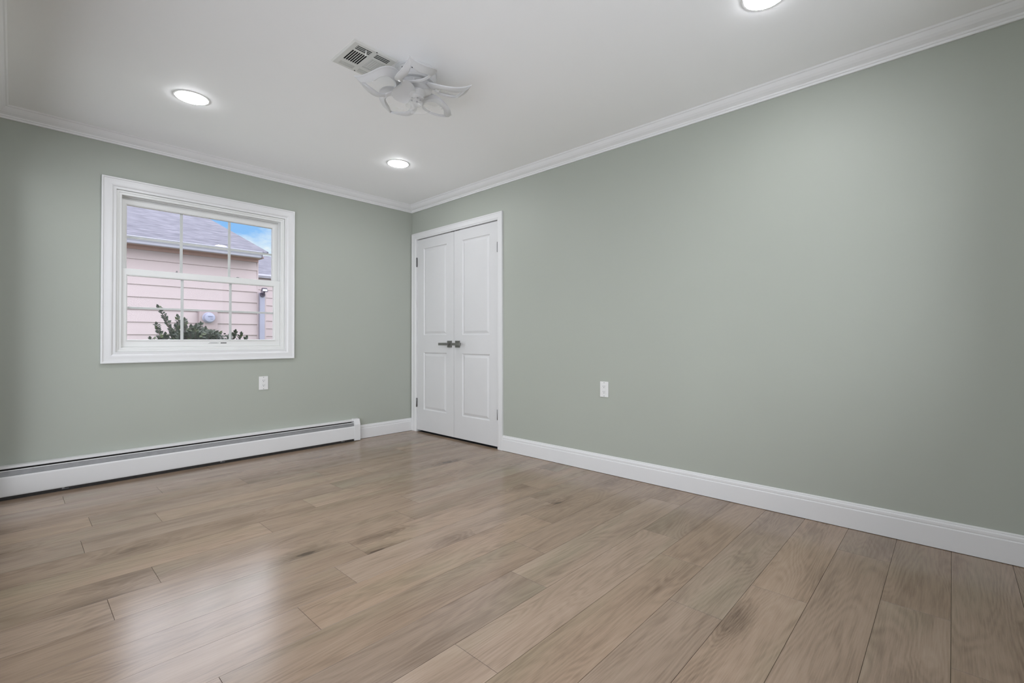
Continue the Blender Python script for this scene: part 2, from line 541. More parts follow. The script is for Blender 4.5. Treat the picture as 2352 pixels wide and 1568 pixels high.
# ------------------------------------------------------------------ window
mapA = lambda a, b, pr: (a, -pr, b)
bm = bmesh.new()
cp = [(0, 0), (0, 0.019), (0.0015, 0.0205), (0.009, 0.0205), (0.011, 0.0185), (0.0125, 0.0165), (0.030, 0.0160), (0.047, 0.0165),
      (0.055, 0.0155), (0.060, 0.0125), (0.0625, 0.0095), (0.066, 0.0100), (0.074, 0.0105), (0.078, 0.0100), (0.078, -0.02), (0.05, -0.02), (0.05, 0)]
frame_ring(bm, mapA, -2.492, -1.225, 0.813, 2.1126, cp[:-3] + [(0.078, 0)])
window = finish(bm, 'window_1', TRIM)
struct(window)
# vinyl main frame: stepped jambs in the opening
bm = bmesh.new()
x0, x1, z0, z1 = WIN
mapy = lambda a, b, pr: (a, pr, b)
fp = [(0, 0.002), (0.002, 0.000), (0.014, 0.000), (0.016, 0.005), (0.030, 0.005), (0.031, 0.007), (0.031, 0.050), (0.036, 0.052), (0.036, 0.098), (0.0, 0.14)]
frame_ring(bm, mapy, x0, x1, z0, z1, fp)
o = finish(bm, 'window_frame', VINYL, window)
# exterior casing + inner jamb lining
bm = bmesh.new()
frame_ring(bm, mapy, x0 - 0.06, x1 + 0.06, z0 - 0.06, z1 + 0.06, [(0, T), (0, T + 0.02), (0.075, T + 0.02), (0.075, T)])
finish(bm, 'outer_casing', VINYL, window)

def sash(name, sx0, sx1, sz0, sz1, gx0, gx1, gz0, gz1, y, th):
    bm = bmesh.new()
    def ringrect(a, b, yy):
        return [bm.verts.new((a[0], yy, a[2])), bm.verts.new((a[1], yy, a[2])), bm.verts.new((a[1], yy, a[3])), bm.verts.new((a[0], yy, a[3]))]
    e = 0.0015
    s = 0.007
    rings = [((sx0, sx1, sz0, sz1), y + th), ((sx0, sx1, sz0, sz1), y + e), ((sx0 + e, sx1 - e, sz0 + e, sz1 - e), y),
             ((gx0 - s, gx1 + s, gz0 - s, gz1 + s), y), ((gx0 - s + .001, gx1 + s - .001, gz0 - s + .001, gz1 + s - .001), y + 0.0015),
             ((gx0 - .001, gx1 + .001, gz0 - .001, gz1 + .001), y + 0.003), ((gx0, gx1, gz0, gz1), y + 0.012), ((gx0, gx1, gz0, gz1), y + th)]
    V = [ringrect(a, None, yy) for a, yy in rings]
    for i in range(len(V)):
        A, B = V[i], V[(i + 1) % len(V)]
        for k in range(4):
            bm.faces.new([A[k], A[(k + 1) % 4], B[(k + 1) % 4], B[k]])
    o = finish(bm, name, VINYL, window)
    gy = y + 0.013
    bm = bmesh.new()
    box(bm, gx0 + .0003, gx1 - .0003, gy, gy + 0.004, gz0 + .0003, gz1 - .0003)
    finish(bm, 'glass_pane', GLASS, o)
    bm = bmesh.new()
    w = 0.009
    zc = (gz0 + gz1) / 2
    for f in (1, 2):
        c = gx0 + (gx1 - gx0) * f / 3
        box(bm, c - w, c + w, gy + 0.0055, gy + 0.0135, gz0, gz1, bev=0.0012)
    box(bm, gx0, gx1, gy + 0.0058, gy + 0.0132, zc - w * .85, zc + w * .85, bev=0.0012)
    finish(bm, 'muntin_grille', VINYL, o)
    return o
lower = sash('lower_sash', x0 + 0.0315, x1 - 0.0315, 0.926, 1.4865, -2.349, -1.383, 0.979, 1.436, 0.018, 0.030)
upper = sash('upper_sash', x0 + 0.0365, x1 - 0.0365, 1.440, 1.997, -2.349, -1.382, 1.492, 1.948, 0.056, 0.030)
# sill slope in front of the lower sash
bm = bmesh.new()
prism(bm, [(0.0045, z0 + 0.016), (0.0045, z0 + 0.030), (0.017, z0 + 0.0345), (0.05, z0 + 0.0345), (0.05, z0 + 0.016)], 0, x0 + 0.03, x1 - 0.03)
finish(bm, 'sill', VINYL, window)
# lift ledge on the lower sash bottom rail
bm = bmesh.new()
box(bm, -2.357, -1.371, 0.0125, 0.0180, 0.9705, 0.9765, bev=0.001)
finish(bm, 'lift_rail', VINYL, lower)
# tilt latches on the meeting rail
for xx, w in ((-2.062, 0.004), (-1.655, 0.008)):
    bm = bmesh.new()
    box(bm, xx - w, xx + w, 0.026, 0.040, 1.4862, 1.5000 if w < .005 else 1.4935, bev=0.001)
    box(bm, xx - w * 3.2, xx + w * 3.2, 0.030, 0.036, 1.4862, 1.4885)
    finish(bm, 'sash_latch', HINGE, lower)
# maker's sticker and scribbled logo on the bottom rail
bm = bmesh.new()
box(bm, -1.778, -1.737, 0.0172, 0.0181, 0.9478, 0.9545)
finish(bm, 'sticker', BLACK, lower)
bm = bmesh.new()
pts = [(-1.862, .9458), (-1.853, .9500), (-1.846, .9520), (-1.840, .9500), (-1.834, .9518), (-1.828, .9498), (-1.822, .9516), (-1.815, .9500), (-1.808, .9518), (-1.800, .9503), (-1.793, .9520), (-1.787, .9512)]
tube(bm, [(a, 0.0178, b) for a, b in pts], [0.0004] + [0.0012] * 9 + [0.0008, 0.0005], n=6)
tube(bm, [(-1.846, .0178, .9526), (-1.80, .0178, .9530)], 0.0005, n=6)
finish(bm, 'printed_mark', BLACK, lower)

# rear window, unseen and added to fill the room with daylight
bm = bmesh.new()
mapR = lambda a, b, pr: (a, Y0 + pr, b)
frame_ring(bm, mapR, RW[0] - .075, RW[1] + .075, RW[2] - .075, RW[3] + .075, [(0, 0), (0, .018), (.01, .02), (.06, .016), (.075, .01), (.075, 0)])
for v in bm.verts: v.co.z = max(v.co.z, 0.001)
rw = struct(finish(bm, 'fill_window', TRIM))
bm = bmesh.new()
mapR2 = lambda a, b, pr: (a, Y0 - pr, b)
frame_ring(bm, mapR2, RW[0], RW[1], RW[2], RW[3], [(0, 0), (.03, .003), (.05, .03), (.05, .08), (0, .14)])
box(bm, RW[0] + .04, RW[1] - .04, Y0 - .06, Y0 - .03, 1.43, 1.48)
finish(bm, 'window_frame', VINYL, rw)
bm = bmesh.new()
box(bm, RW[0] + .049, RW[1] - .049, Y0 - .05, Y0 - .046, RW[2] + .049, RW[3] - .049)
finish(bm, 'glass_pane', GLASS, rw)

# triple glazed door added in the left wall, unseen, for fill daylight
bm = bmesh.new()
mapL = lambda a, b, pr: (X0 + pr, a, b)
frame_ring(bm, mapL, LW[0] - .075, LW[1] + .075, LW[2] - .075, LW[3] + .075, [(0, 0), (0, .018), (.01, .02), (.06, .016), (.075, .01), (.075, 0)])
for v in bm.verts: v.co.z = max(v.co.z, 0.001)
lw = struct(finish(bm, 'fill_glazed_door', TRIM))
bm = bmesh.new()
mapL2 = lambda a, b, pr: (X0 - pr, a, b)
frame_ring(bm, mapL2, LW[0], LW[1], LW[2], LW[3], [(0, 0), (.03, .003), (.05, .03), (.05, .08), (0, .14)])
for f in (1, 2):
    yy = LW[0] + (LW[1] - LW[0]) * f / 3
    box(bm, X0 - .07, X0 - .01, yy - .035, yy + .035, LW[2] + .04, LW[3] - .04)
finish(bm, 'window_frame', VINYL, lw)
bm = bmesh.new()
box(bm, X0 - .05, X0 - .046, LW[0] + .049, LW[1] - .049, LW[2] + .049, LW[3] - .049)
finish(bm, 'glass_pane', GLASS, lw)

# ------------------------------------------------------------------ closet doors
mapB = lambda a, b, pr: (-pr, a, b)
# casing: three sides, mitred at the head
bm = bmesh.new()
prof = [(0, 0), (0, 0.0165), (0.0015, 0.018), (0.010, 0.018), (0.0125, 0.0155), (0.030, 0.0145), (0.048, 0.0145), (0.053, 0.0125), (0.058, 0.0095), (0.0655, 0.009), (0.0655, 0)]
yl, yr, zt = DO[1] + CAS + 0.012, DO[0] - CAS, DO[2] + CAS
yl = -0.0125
loops = []
for ins, pr in prof:
    insl = ins * (DO[1] - yl) / -CAS
    loops.append([bm.verts.new(c) for c in ((-pr, yl - insl, 0.001), (-pr, yl - insl, zt - ins), (-pr, yr + ins, zt - ins), (-pr, yr + ins, 0.001))])
for i in range(len(loops)):
    A, B = loops[i], loops[(i + 1) % len(loops)]
    for k in range(3):
        bm.faces.new([A[k], A[k + 1], B[k + 1], B[k]])
bm.faces.new([l[0] for l in loops]); bm.faces.new([l[3] for l in loops][::-1])
struct(finish(bm, 'trim_5', TRIM))
# jamb lining
bm = bmesh.new()
box(bm, 0.0, 0.13, DO[1] - 0.0008, DO[1] + 0.03, 0, DO[2] + 0.002)
box(bm, 0.0, 0.13, DO[0] - 0.03, DO[0] + 0.0008, 0, DO[2] + 0.002)
box(bm, 0.0, 0.13, DO[0], DO[1], DO[2] - 0.001, DO[2] + 0.03)
struct(finish(bm, 'trim_6', TRIM))

def door_leaf(name, ya, yb, z0, z1, panels):
    """leaf with its room face at x=0.001; panels: list of (y0,y1,z0,z1)"""
    bm = bmesh.new()
    xf, th = 0.001, 0.035
    ys = sorted({ya, yb, *[v for p in panels for v in p[:2]]})
    zs = sorted({z0, z1, *[v for p in panels for v in p[2:]]})
    def isp(a, b, c, d):
        return any(abs(a - p[0]) < 1e-6 and abs(b - p[1]) < 1e-6 and abs(c - p[2]) < 1e-6 and abs(d - p[3]) < 1e-6 for p in panels)
    V = {}
    def vert(x, y, z):
        k = (round(x, 5), round(y, 5), round(z, 5))
        if k not in V:
            V[k] = bm.verts.new((x, y, z))
        return V[k]
    for a, b in zip(ys, ys[1:]):
        for c, d in zip(zs, zs[1:]):
            if isp(a, b, c, d):
                steps = [(0, 0), (0.004, 0.0055), (0.011, 0.0085), (0.016, 0.0080), (0.034, 0.0020), (0.037, 0.0012)]
                prev = None
                for ins, dep in steps:
                    cur = [vert(xf + dep, y, z) for y, z in ((a + ins, c + ins), (b - ins, c + ins), (b - ins, d - ins), (a + ins, d - ins))]
                    if prev:
                        for k in range(4):
                            bm.faces.new([prev[k], prev[(k + 1) % 4], cur[(k + 1) % 4], cur[k]])
                    prev = cur
                bm.faces.new(prev)
            else:
                bm.faces.new([vert(xf, a, c), vert(xf, b, c), vert(xf, b, d), vert(xf, a, d)])
    bk = [bm.verts.new((xf + th, y, z)) for y, z in ((ya, z0), (yb, z0), (yb, z1), (ya, z1))]
    bm.faces.new(bk)
    es = [e for e in bm.edges if e.is_boundary and abs(e.verts[0].co.x - xf) < 1e-6 and abs(e.verts[1].co.x - xf) < 1e-6]
    fr_ = [vert(xf, y, z) for y, z in ((ya, z0), (yb, z0), (yb, z1), (ya, z1))]
    # side strips: build from ordered boundary verts
    def strip(sel, k0, k1, key):
        vs = sorted([v for v in V.values() if sel(v.co) and abs(v.co.x - xf) < 1e-6], key=key)
        bm.faces.new(vs + [bk[k1], bk[k0]])
    strip(lambda c: abs(c.z - z0) < 1e-6, 0, 1, lambda v: v.co.y)
    strip(lambda c: abs(c.y - yb) < 1e-6, 1, 2, lambda v: v.co.z)
    strip(lambda c: abs(c.z - z1) < 1e-6, 3, 2, lambda v: v.co.y)
    strip(lambda c: abs(c.y - ya) < 1e-6, 0, 3, lambda v: v.co.z)
    o = finish(bm, name, DOORM)
    struct(o)
    return o
ZB0, ZB1 = 0.0205, 2.0375
MID = -0.7165
d1 = door_leaf('door_1', MID + 0.0015, DO[1] - 0.004, ZB0, ZB1, [(-0.598, -0.212, 1.025, 1.935), (-0.598, -0.212, 0.241, 0.843)])
d2 = door_leaf('door_2', DO[0] + 0.004, MID - 0.0015, ZB0, ZB1, [(-1.229, -0.840, 1.021, 1.935), (-1.229, -0.840, 0.239, 0.841)])
def lever(door, yc, zc, sgn):
    """square rosette, square stem, flat bar lever reaching towards the hinge side"""
    bm = bmesh.new()
    box(bm, -0.009, 0.0015, yc - 0.033, yc + 0.033, zc - 0.033, zc + 0.033, bev=0.0015)
    h = finish(bm, 'door_handle', NICKEL, door)
    bm = bmesh.new()
    lathe(bm, [(0.0, -0.050), (0.0095, -0.050), (0.0095, -0.008), (0.013, -0.008), (0.013, -0.005)], 20, (0, yc, zc), axis=0)
    finish(bm, 'stem', NICKEL, h, smooth=True)
    bm = bmesh.new()
    a, b = (yc - 0.012, yc + 0.108) if sgn > 0 else (yc - 0.108, yc + 0.012)
    box(bm, -0.062, -0.048, a, b, zc - 0.0125, zc + 0.0125, bev=0.0015)
    finish(bm, 'lever_bar', NICKEL, h)
lever(d1, -0.653, 0.932, 1)
lever(d2, -0.776, 0.932, -1)
def hinge(door, y, z0, z1, side):
    bm = bmesh.new()
    lathe(bm, [(0.0, z0 - 0.002), (0.004, z0 - 0.002), (0.0055, z0), (0.0055, z1), (0.004, z1 + 0.002), (0.0, z1 + 0.002)], 16, (-0.0065, y, 0))
    for q in (1, 2, 3, 4):
        zz = z0 + (z1 - z0) * q / 5
        lathe(bm, [(0.0060, zz - 0.0006), (0.0060, zz + 0.0006)], 16, (-0.0065, y, 0))
    h = finish(bm, 'hinge', HINGE, door, smooth=True)
    bm = bmesh.new()
    a = y + side * 0.0075
    box(bm, -0.0022, 0.0006, min(y, a), max(y, a), z0, z1)
    box(bm, -0.0014, 0.0006, min(y, y - side * .006), max(y, y - side * .006), z0, z1)
    finish(bm, 'hinge_plate', DARKM, h)
hinge(d1, DO[1] + 0.0015, 1.756, 1.852, -1)
hinge(d1, DO[1] + 0.0015, 0.262, 0.354, -1)
hinge(d2, DO[0] + 0.0005, 1.756, 1.846, 1)
hinge(d2, DO[0] + 0.0005, 0.262, 0.352, 1)
for d, a, b in ((d1, -0.711, -0.664), (d2, -0.795, -0.738)):
    bm = bmesh.new()
    box(bm, 0.002, 0.030, a, b, ZB1 - 0.0005, ZB1 + 0.0070, bev=0.0008)
    finish(bm, 'ball_catch', DARKM, d)

# ------------------------------------------------------------------ baseboard heater
HX0, HX1 = X0 + 0.004, -0.688
heater = empty('baseboard_heater', (-1.83, -0.035, 0))
tag(heater, 'long white metal baseboard heater along the floor under the window', 'heater')
def hfin(bm, name, mt, smooth=False, par=heater):
    o = finish(bm, name, mt, par, smooth)
    off = Vector((1.83, 0.035, 0)) if par is heater else Vector((0, 0, 0))
    o.location = off
    return o
bm = bmesh.new()   # back plate with hooded top
prism(bm, [(0, 0.012), (0, 0.2035), (-0.010, 0.2055), (-0.046, 0.2035), (-0.049, 0.2015), (-0.049, 0.1885), (-0.0475, 0.1885), (-0.0475, 0.2005), (-0.012, 0.2030), (-0.003, 0.201), (-0.003, 0.012)], 0, HX0, HX1)
hfin(bm, 'back_plate', ENAMEL)
bm = bmesh.new()
prism(bm, [(-0.004, 0.045), (-0.004, 0.1995), (-0.0055, 0.1995), (-0.0055, 0.045)], 0, HX0 + .002, HX1)  # dark liner painting the shade inside the top slot
for i in range(60):     # fins round the pipe
    xx = HX0 + 0.03 + i * (HX1 - HX0 - 0.06) / 59
    box(bm, xx, xx + 0.002, -0.052, -0.012, 0.055, 0.125)
box(bm, HX0 + .01, HX1 - .01, -0.050, -0.014, 0.058, 0.122)
tube(bm, [(HX0, -0.032, 0.09), (HX1, -0.032, 0.09)], 0.011, 12)
box(bm, HX0 + .002, HX1, -0.0080, -0.0030, 0.002, 0.05)  # dark plates standing in for shade in the gap above the floor
box(bm, HX0 + .002, HX1, -0.0520, -0.0490, 0.0005, 0.040)
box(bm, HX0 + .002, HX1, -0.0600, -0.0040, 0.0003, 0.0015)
hfin(bm, 'element_and_gap_shade', DARKM)
bm = bmesh.new()   # damper blade, its recess shade put into the grey colour
prism(bm, [(-0.0465, 0.1745), (-0.0480, 0.1745), (-0.0560, 0.1440), (-0.0545, 0.1440)], 0, HX0, HX1 + .004)
dm = hfin(bm, 'damper', GREYM)
bm = bmesh.new()
prism(bm, [(-0.0455, 0.1745), (-0.0455, 0.1775), (-0.0500, 0.1775), (-0.0510, 0.1735), (-0.0482, 0.1742)], 0, HX0, HX1 + .004)
hfin(bm, 'damper_lip', ENAMEL, par=dm)
bm = bmesh.new()   # front cover
prism(bm, [(-0.0575, 0.1400), (-0.0590, 0.1435), (-0.0620, 0.1435), (-0.0650, 0.1390), (-0.0660, 0.1330), (-0.0665, 0.0290), (-0.0650, 0.0225), (-0.0600, 0.0220), (-0.0600, 0.0235), (-0.0640, 0.0245), (-0.0650, 0.0290), (-0.0645, 0.1330), (-0.0635, 0.1385), (-0.0615, 0.1420), (-0.0595, 0.1420)], 0, HX0, HX1 + .004)
hfin(bm, 'front_cover', ENAMEL)
bm = bmesh.new()   # end cap
prism(bm, [(0, 0.004), (0, 0.2090), (-0.012, 0.2115), (-0.046, 0.2095), (-0.053, 0.2060), (-0.0700, 0.1560), (-0.0700, 0.006), (-0.0660, 0.004)], 0, HX1, HX1 + 0.058)
bmesh.ops.bevel(bm, geom=[e for e in bm.edges], offset=0.0015, segments=2, affect='EDGES')
hfin(bm, 'end_cap', ENAMEL)
for xx in (-2.66, -1.78, -0.80):
    bm = bmesh.new()
    box(bm, xx - 0.016, xx + 0.016, -0.063, -0.004, 0.0115, 0.0135)
    box(bm, xx - 0.016, xx - 0.004, -0.0630, -0.0610, 0.0115, 0.030)
    box(bm, xx - 0.016, xx + 0.000, -0.045, -0.030, 0.0, 0.0125)
    box(bm, xx - 0.016, xx + 0.016, -0.0064, -0.004, 0.0115, 0.12)
    hfin(bm, 'bracket', GREYM)
bm = bmesh.new()
tube(bm, [(-2.975, -0.050, 0.0), (-2.975, -0.050, 0.016), (-2.965, -0.044, 0.03)], 0.0085, 12)
hfin(bm, 'pipe_end', PLASTIC)

# ------------------------------------------------------------------ outlets
def outlet(name, loc, rz, label):
    root = empty(name, loc, rz)
    tag(root, label, 'outlet', 'white wall outlets')
    bm = bmesh.new()       # local: x across, y out of wall is negative
    box(bm, -0.0355, 0.0355, -0.0055, 0, -0.0565, 0.0565, bev=0.0022)
    finish(bm, 'cover_plate', PLASTIC, root)
    bm = bmesh.new()
    box(bm, -0.0168, 0.0168, -0.0072, -0.004, -0.0335, 0.0335, bev=0.001)
    rc = finish(bm, 'receptacle', PLASTIC, root)
    for s in (0.0195, -0.0195):
        bm = bmesh.new()
        box(bm, -0.0070, -0.0050, -0.0075, -0.0070, s - 0.001, s + 0.0075)
        box(bm, 0.0050, 0.0070, -0.0075, -0.0070, s, s + 0.0070)
        lathe(bm, [(0.0, -0.00755), (0.0026, -0.00755), (0.0026, -0.0070)], 14, (0, 0, s - 0.0065), axis=1)
        finish(bm, 'socket', BLACK, rc)
    for s in (0.0485, -0.0485):
        bm = bmesh.new()
        lathe(bm, [(0, -0.0064), (0.0022, -0.0063), (0.0030, -0.0056), (0.0030, -0.005)], 14, (0, 0, s), axis=1)
        box(bm, -0.0024, 0.0024, -0.00655, -0.0060, s - 0.0004, s + 0.0004, mi=1)
        finish(bm, 'screw', [GREYM, BLACK], root)
    return root
outlet('wall_outlet', (-1.469, 0, 0.610), 0, 'white two-socket wall outlet below the window on the green wall')
outlet('wall_outlet', (0, -2.458, 0.6105), R(-90), 'white two-socket wall outlet on the long green wall right of the closet doors')

# ------------------------------------------------------------------ recessed lights
def downlight(x, y, label):
    root = empty('recessed_light', (x, y, ZC))
    tag(root, label, 'ceiling light', 'recessed ceiling lights')
    bm = bmesh.new()
    lathe(bm, [(0.0795, -0.0005), (0.0795, -0.0034), (0.084, -0.0034), (0.090, -0.0022), (0.0915, 0.0)], 56)
    finish(bm, 'trim_ring', PLASTIC, root, smooth=True)
    bm = bmesh.new()
    lathe(bm, [(0.0, -0.0105), (0.03, -0.0102), (0.055, -0.0092), (0.070, -0.0073), (0.0775, -0.0050), (0.0793, -0.0036), (0.0793, -0.0005), (0.0, -0.0005)], 56)
    finish(bm, 'diffuser', LIT, root, smooth=True)
downlight(-2.190, -1.000, 'lit round recessed ceiling light in front of the window, leftmost in the photo')
downlight(-0.795, -0.993, 'lit round recessed ceiling light nearest the corner and the closet doors')
downlight(-0.790, -3.775, 'lit round recessed ceiling light cut off by the top edge of the photo')
downlight(-2.190, -3.775, 'lit round recessed ceiling light above the rear left corner, behind the camera')

# ------------------------------------------------------------------ ceiling register
vent = empty('ceiling_vent', (-1.690, -2.1075, ZC))
tag(vent, 'square white metal ceiling vent with black slots beside the flower fan', 'vent')
HXv, HYv = 0.119, 0.127
bm = bmesh.new()
# slots: (x0,x1,y0,y1) local. rows along y: back row, middle rows, front row
slots = []
for (xa, xb) in ((-0.088, -0.012), (0.012, 0.088)):
    for i in range(3):
        y = -0.102 + i * 0.0125
        slots.append((xa, xb, y, y + 0.0088))
        y = 0.075 + i * 0.0110
        slots.append((xa, xb, y, y + 0.0065))
for (xa, xb) in ((-0.090, -0.010), (0.012, 0.090)):
    for i in range(7):
        x = xa + i * (xb - xa) / 7 + 0.0015
        slots.append((x, x + 0.0084, -0.052, 0.050))
# grid of cells minus slots
xs = sorted({-HXv + .008, HXv - .008, *[s[0] for s in slots], *[s[1] for s in slots]})
ys = sorted({-HYv + .008, HYv - .008, *[s[2] for s in slots], *[s[3] for s in slots]})
zf = -0.0085
V = {}
def gv(x, y, z):
    k = (round(x, 5), round(y, 5), round(z, 5))
    if k not in V: V[k] = bm.verts.new((x, y, z))
    return V[k]
for a, b in zip(xs, xs[1:]):
    for c, d in zip(ys, ys[1:]):
        mx, my = (a + b) / 2, (c + d) / 2
        if any(s[0] < mx < s[1] and s[2] < my < s[3] for s in slots):
            continue
        bm.faces.new([gv(a, c, zf), gv(b, c, zf), gv(b, d, zf), gv(a, d, zf)])
for s in slots:    # slot walls
    q = [(s[0], s[2]), (s[1], s[2]), (s[1], s[3]), (s[0], s[3])]
    for k in range(4):
        a, b = q[k], q[(k + 1) % 4]
        bm.faces.new([bm.verts.new((*a, zf)), bm.verts.new((*b, zf)), bm.verts.new((*b, zf + 0.0016)), bm.verts.new((*a, zf + 0.0016))])
# sloping rim
i_, o_ = (HXv - .008, HYv - .008), (HXv, HYv)
qi = [(-i_[0], -i_[1]), (i_[0], -i_[1]), (i_[0], i_[1]), (-i_[0], i_[1])]
qo = [(-o_[0], -o_[1]), (o_[0], -o_[1]), (o_[0], o_[1]), (-o_[0], o_[1])]
for k in range(4):
    a, b, c, d = qi[k], qi[(k + 1) % 4], qo[(k + 1) % 4], qo[k]
    bm.faces.new([bm.verts.new((*a, zf)), bm.verts.new((*b, zf)), bm.verts.new((*c, -0.0015)), bm.verts.new((*d, -0.0015))])
    bm.faces.new([bm.verts.new((*d, -0.0015)), bm.verts.new((*c, -0.0015)), bm.verts.new((*c, 0)), bm.verts.new((*d, 0))])
finish(bm, 'face_plate', LOUV, vent)
bm = bmesh.new()
box(bm, -HXv + .012, HXv - .012, -HYv + .012, HYv - .012, -0.0016, -0.0003)
finish(bm, 'duct_shade_plate', VOID, vent)  # black plate painting the duct's shade behind the slots
for row, (sel, tilt) in enumerate((((lambda s: s[2] > 0.06), 'y'), ((lambda s: s[0] > 0.0 and s[2] < 0 and s[3] > 0), 'x'))):
    bm = bmesh.new()
    for s in slots:
        if not sel(s):
            continue
        if tilt == 'y':    # louvres closing the view, raised edge away
            vs = [(s[0], s[2] - 0.001, -0.0020), (s[1], s[2] - 0.001, -0.0020), (s[1], s[3] - 0.0012, zf + 0.0006), (s[0], s[3] - 0.0012, zf + 0.0006)]
        else:
            vs = [(s[0] - 0.001, s[2], -0.0020), (s[0] - 0.001, s[3], -0.0020), (s[1] - 0.0022, s[3], zf + 0.0006), (s[1] - 0.0022, s[2], zf + 0.0006)]
        bm.faces.new([bm.verts.new(q) for q in vs])
        bm.faces.new([bm.verts.new((q[0], q[1], q[2] + 0.0006)) for q in vs][::-1])
    finish(bm, 'louvre_bank', LOUV, vent)
for yy in (-0.1175, 0.1105):
    bm = bmesh.new()
    lathe(bm, [(0, zf - 0.0012), (0.0030, zf - 0.0010), (0.0042, zf)], 16, (0.004, yy, 0))
    finish(bm, 'screw', BLACK, vent, smooth=True)
bm = bmesh.new()
tube(bm, [(-0.040, -0.092, zf + 0.002), (-0.040, -0.090, zf - 0.010), (-0.036, -0.080, zf - 0.016)], [0.003, 0.003, 0.0055], 10)
finish(bm, 'damper_lever', LOUV, vent, smooth=True)

# ------------------------------------------------------------------ flower fan light
fan = empty('ceiling_fan', (-1.450, -2.212, ZC))
tag(fan, 'white flower-shaped flush ceiling fan with five petal rings around a clear-bladed hub', 'ceiling fan')
bm = bmesh.new()
lathe(bm, [(0.0, 0.0), (0.112, 0.0), (0.112, -0.010), (0.110, -0.012), (0.1065, -0.0125), (0.1065, -0.058), (0.100, -0.066), (0.0, -0.066)], 64)
hs = finish(bm, 'motor_housing', FANM, fan, smooth=True)
bm = bmesh.new()
for ad in (226, 231, 236, 241, 196):
    bm = bmesh.new()
    a = R(ad)
    c, s = math.cos(a), math.sin(a)
    r_ = 0.1069
    w = 0.0026
    q = [(r_ * c - s * k, r_ * s + c * k, z) for k, z in ((-w, -0.024), (w, -0.024), (w, -0.040), (-w, -0.040))]
    q2 = [(x * 0.985, y * 0.985, z) for x, y, z in q]
    A = [bm.verts.new(v) for v in q]; B = [bm.verts.new(v) for v in q2]
    bm.faces.new(A); bm.faces.new(B[::-1])
    for k in range(4):
        bm.faces.new([A[k], A[(k + 1) % 4], B[(k + 1) % 4], B[k]])
    finish(bm, 'cooling_slot', BLACK, hs)
def petal_outline(n=28, skew=0.030):
    """closed loop: leaf shape pointing along +x, from r=.085 to .305"""
    pts = []
    r0, r1, hw = 0.070, 0.312, 0.105
    for i in range(n + 1):          # one side out to the tip
        t = i / n
        w = hw * (math.sin(math.pi * t ** 0.72)) ** (0.62 + 0.60 * t)
        pts.append((r0 + (r1 - r0) * t, w, t))
    for i in range(1, n):
        t = 1 - i / n
        w = hw * (math.sin(math.pi * t ** 0.72)) ** (0.62 + 0.60 * t)
        pts.append((r0 + (r1 - r0) * t, -w, t))
    return [(x, y + skew * math.sin(math.pi * t) * 0.6 - 0.0, t) for x, y, t in pts]
def petal(ang):
    outl = petal_outline()
    ctr = Vector((0.185, 0.010))
    def zat(x, y):
        rr = (x - 0.07) / 0.24
        return -0.086 - 0.050 * math.sin(math.pi * min(1, max(0, rr)) * 0.9) * (1.0) + 0.16 * y + 2.2 * y * y * (1 if y > 0 else 0.6)
    bm = bmesh.new()
    n = len(outl)
    rings = []
    ri = 0.041
    for x, y, t in outl:
        d = (ctr - Vector((x, y)))
        L_ = d.length
        d = d / max(L_, 1e-6)
        b = ri * min(1.0, L_ / 0.075)
        if L_ < b + 0.01: b = L_ * 0.6
        xi, yi = x + d.x * b, y + d.y * b
        zo, zi = zat(x, y), zat(xi, yi)
        xm, ym = (x + xi) / 2, (y + yi) / 2
        rings.append([(x, y, zo + 0.006), (x, y, zo), ((x * .8 + xi * .2), (y * .8 + yi * .2), zo - 0.004), (xm, ym, (zo + zi) / 2 - 0.007), ((x * .2 + xi * .8), (y * .2 + yi * .8), zi - 0.004), (xi, yi, zi), (xi, yi, zi + 0.006)])
    VV = [[bm.verts.new(q) for q in rg] for rg in rings]
    k = len(rings[0])
    for i in range(n):
        A, B = VV[i], VV[(i + 1) % n]
        for j in range(k):
            bm.faces.new([A[j], A[(j + 1) % k], B[(j + 1) % k], B[j]])
    o = finish(bm, 'petal_ring', FANM, fan, smooth=True)
    o.rotation_euler = (0, 0, R(ang))
    return o
for a in (14.5, 86.5, 158.5, 230.5, 302.5):
    petal(a)
# five arms carrying the petals to the housing
for a in (14.5, 86.5, 158.5, 230.5, 302.5):
    bm = bmesh.new()
    tube(bm, [(0.055, 0, -0.062), (0.080, 0, -0.082), (0.100, 0.0, -0.098)], [0.008, 0.008, 0.006], 8)
    o = finish(bm, 'petal_arm', FANM, fan, smooth=True)
    o.rotation_euler = (0, 0, R(a))
# hub with clear blades
bm = bmesh.new()
lathe(bm, [(0.0, -0.066), (0.082, -0.066), (0.085, -0.070), (0.085, -0.095), (0.078, -0.102), (0.050, -0.106), (0.046, -0.112), (0.044, -0.140), (0.036, -0.146), (0.0, -0.147)], 48)
hub = finish(bm, 'hub', FANM, fan, smooth=True)
bm = bmesh.new()
lathe(bm, [(0.0, -0.146), (0.022, -0.148), (0.034, -0.156), (0.036, -0.168), (0.030, -0.178), (0.016, -0.184), (0.0, -0.186)], 32)
finish(bm, 'hub_cap', CLEARB, hub, smooth=True)
for i, a in enumerate((40, 112, 184, 256, 328)):
    bm = bmesh.new()
    lathe(bm, [(0, -0.1525), (0.0035, -0.152), (0.0045, -0.147)], 12, (0.024 * math.cos(R(a)), 0.024 * math.sin(R(a)), 0))
    finish(bm, 'screw', GREYM, hub, smooth=True)
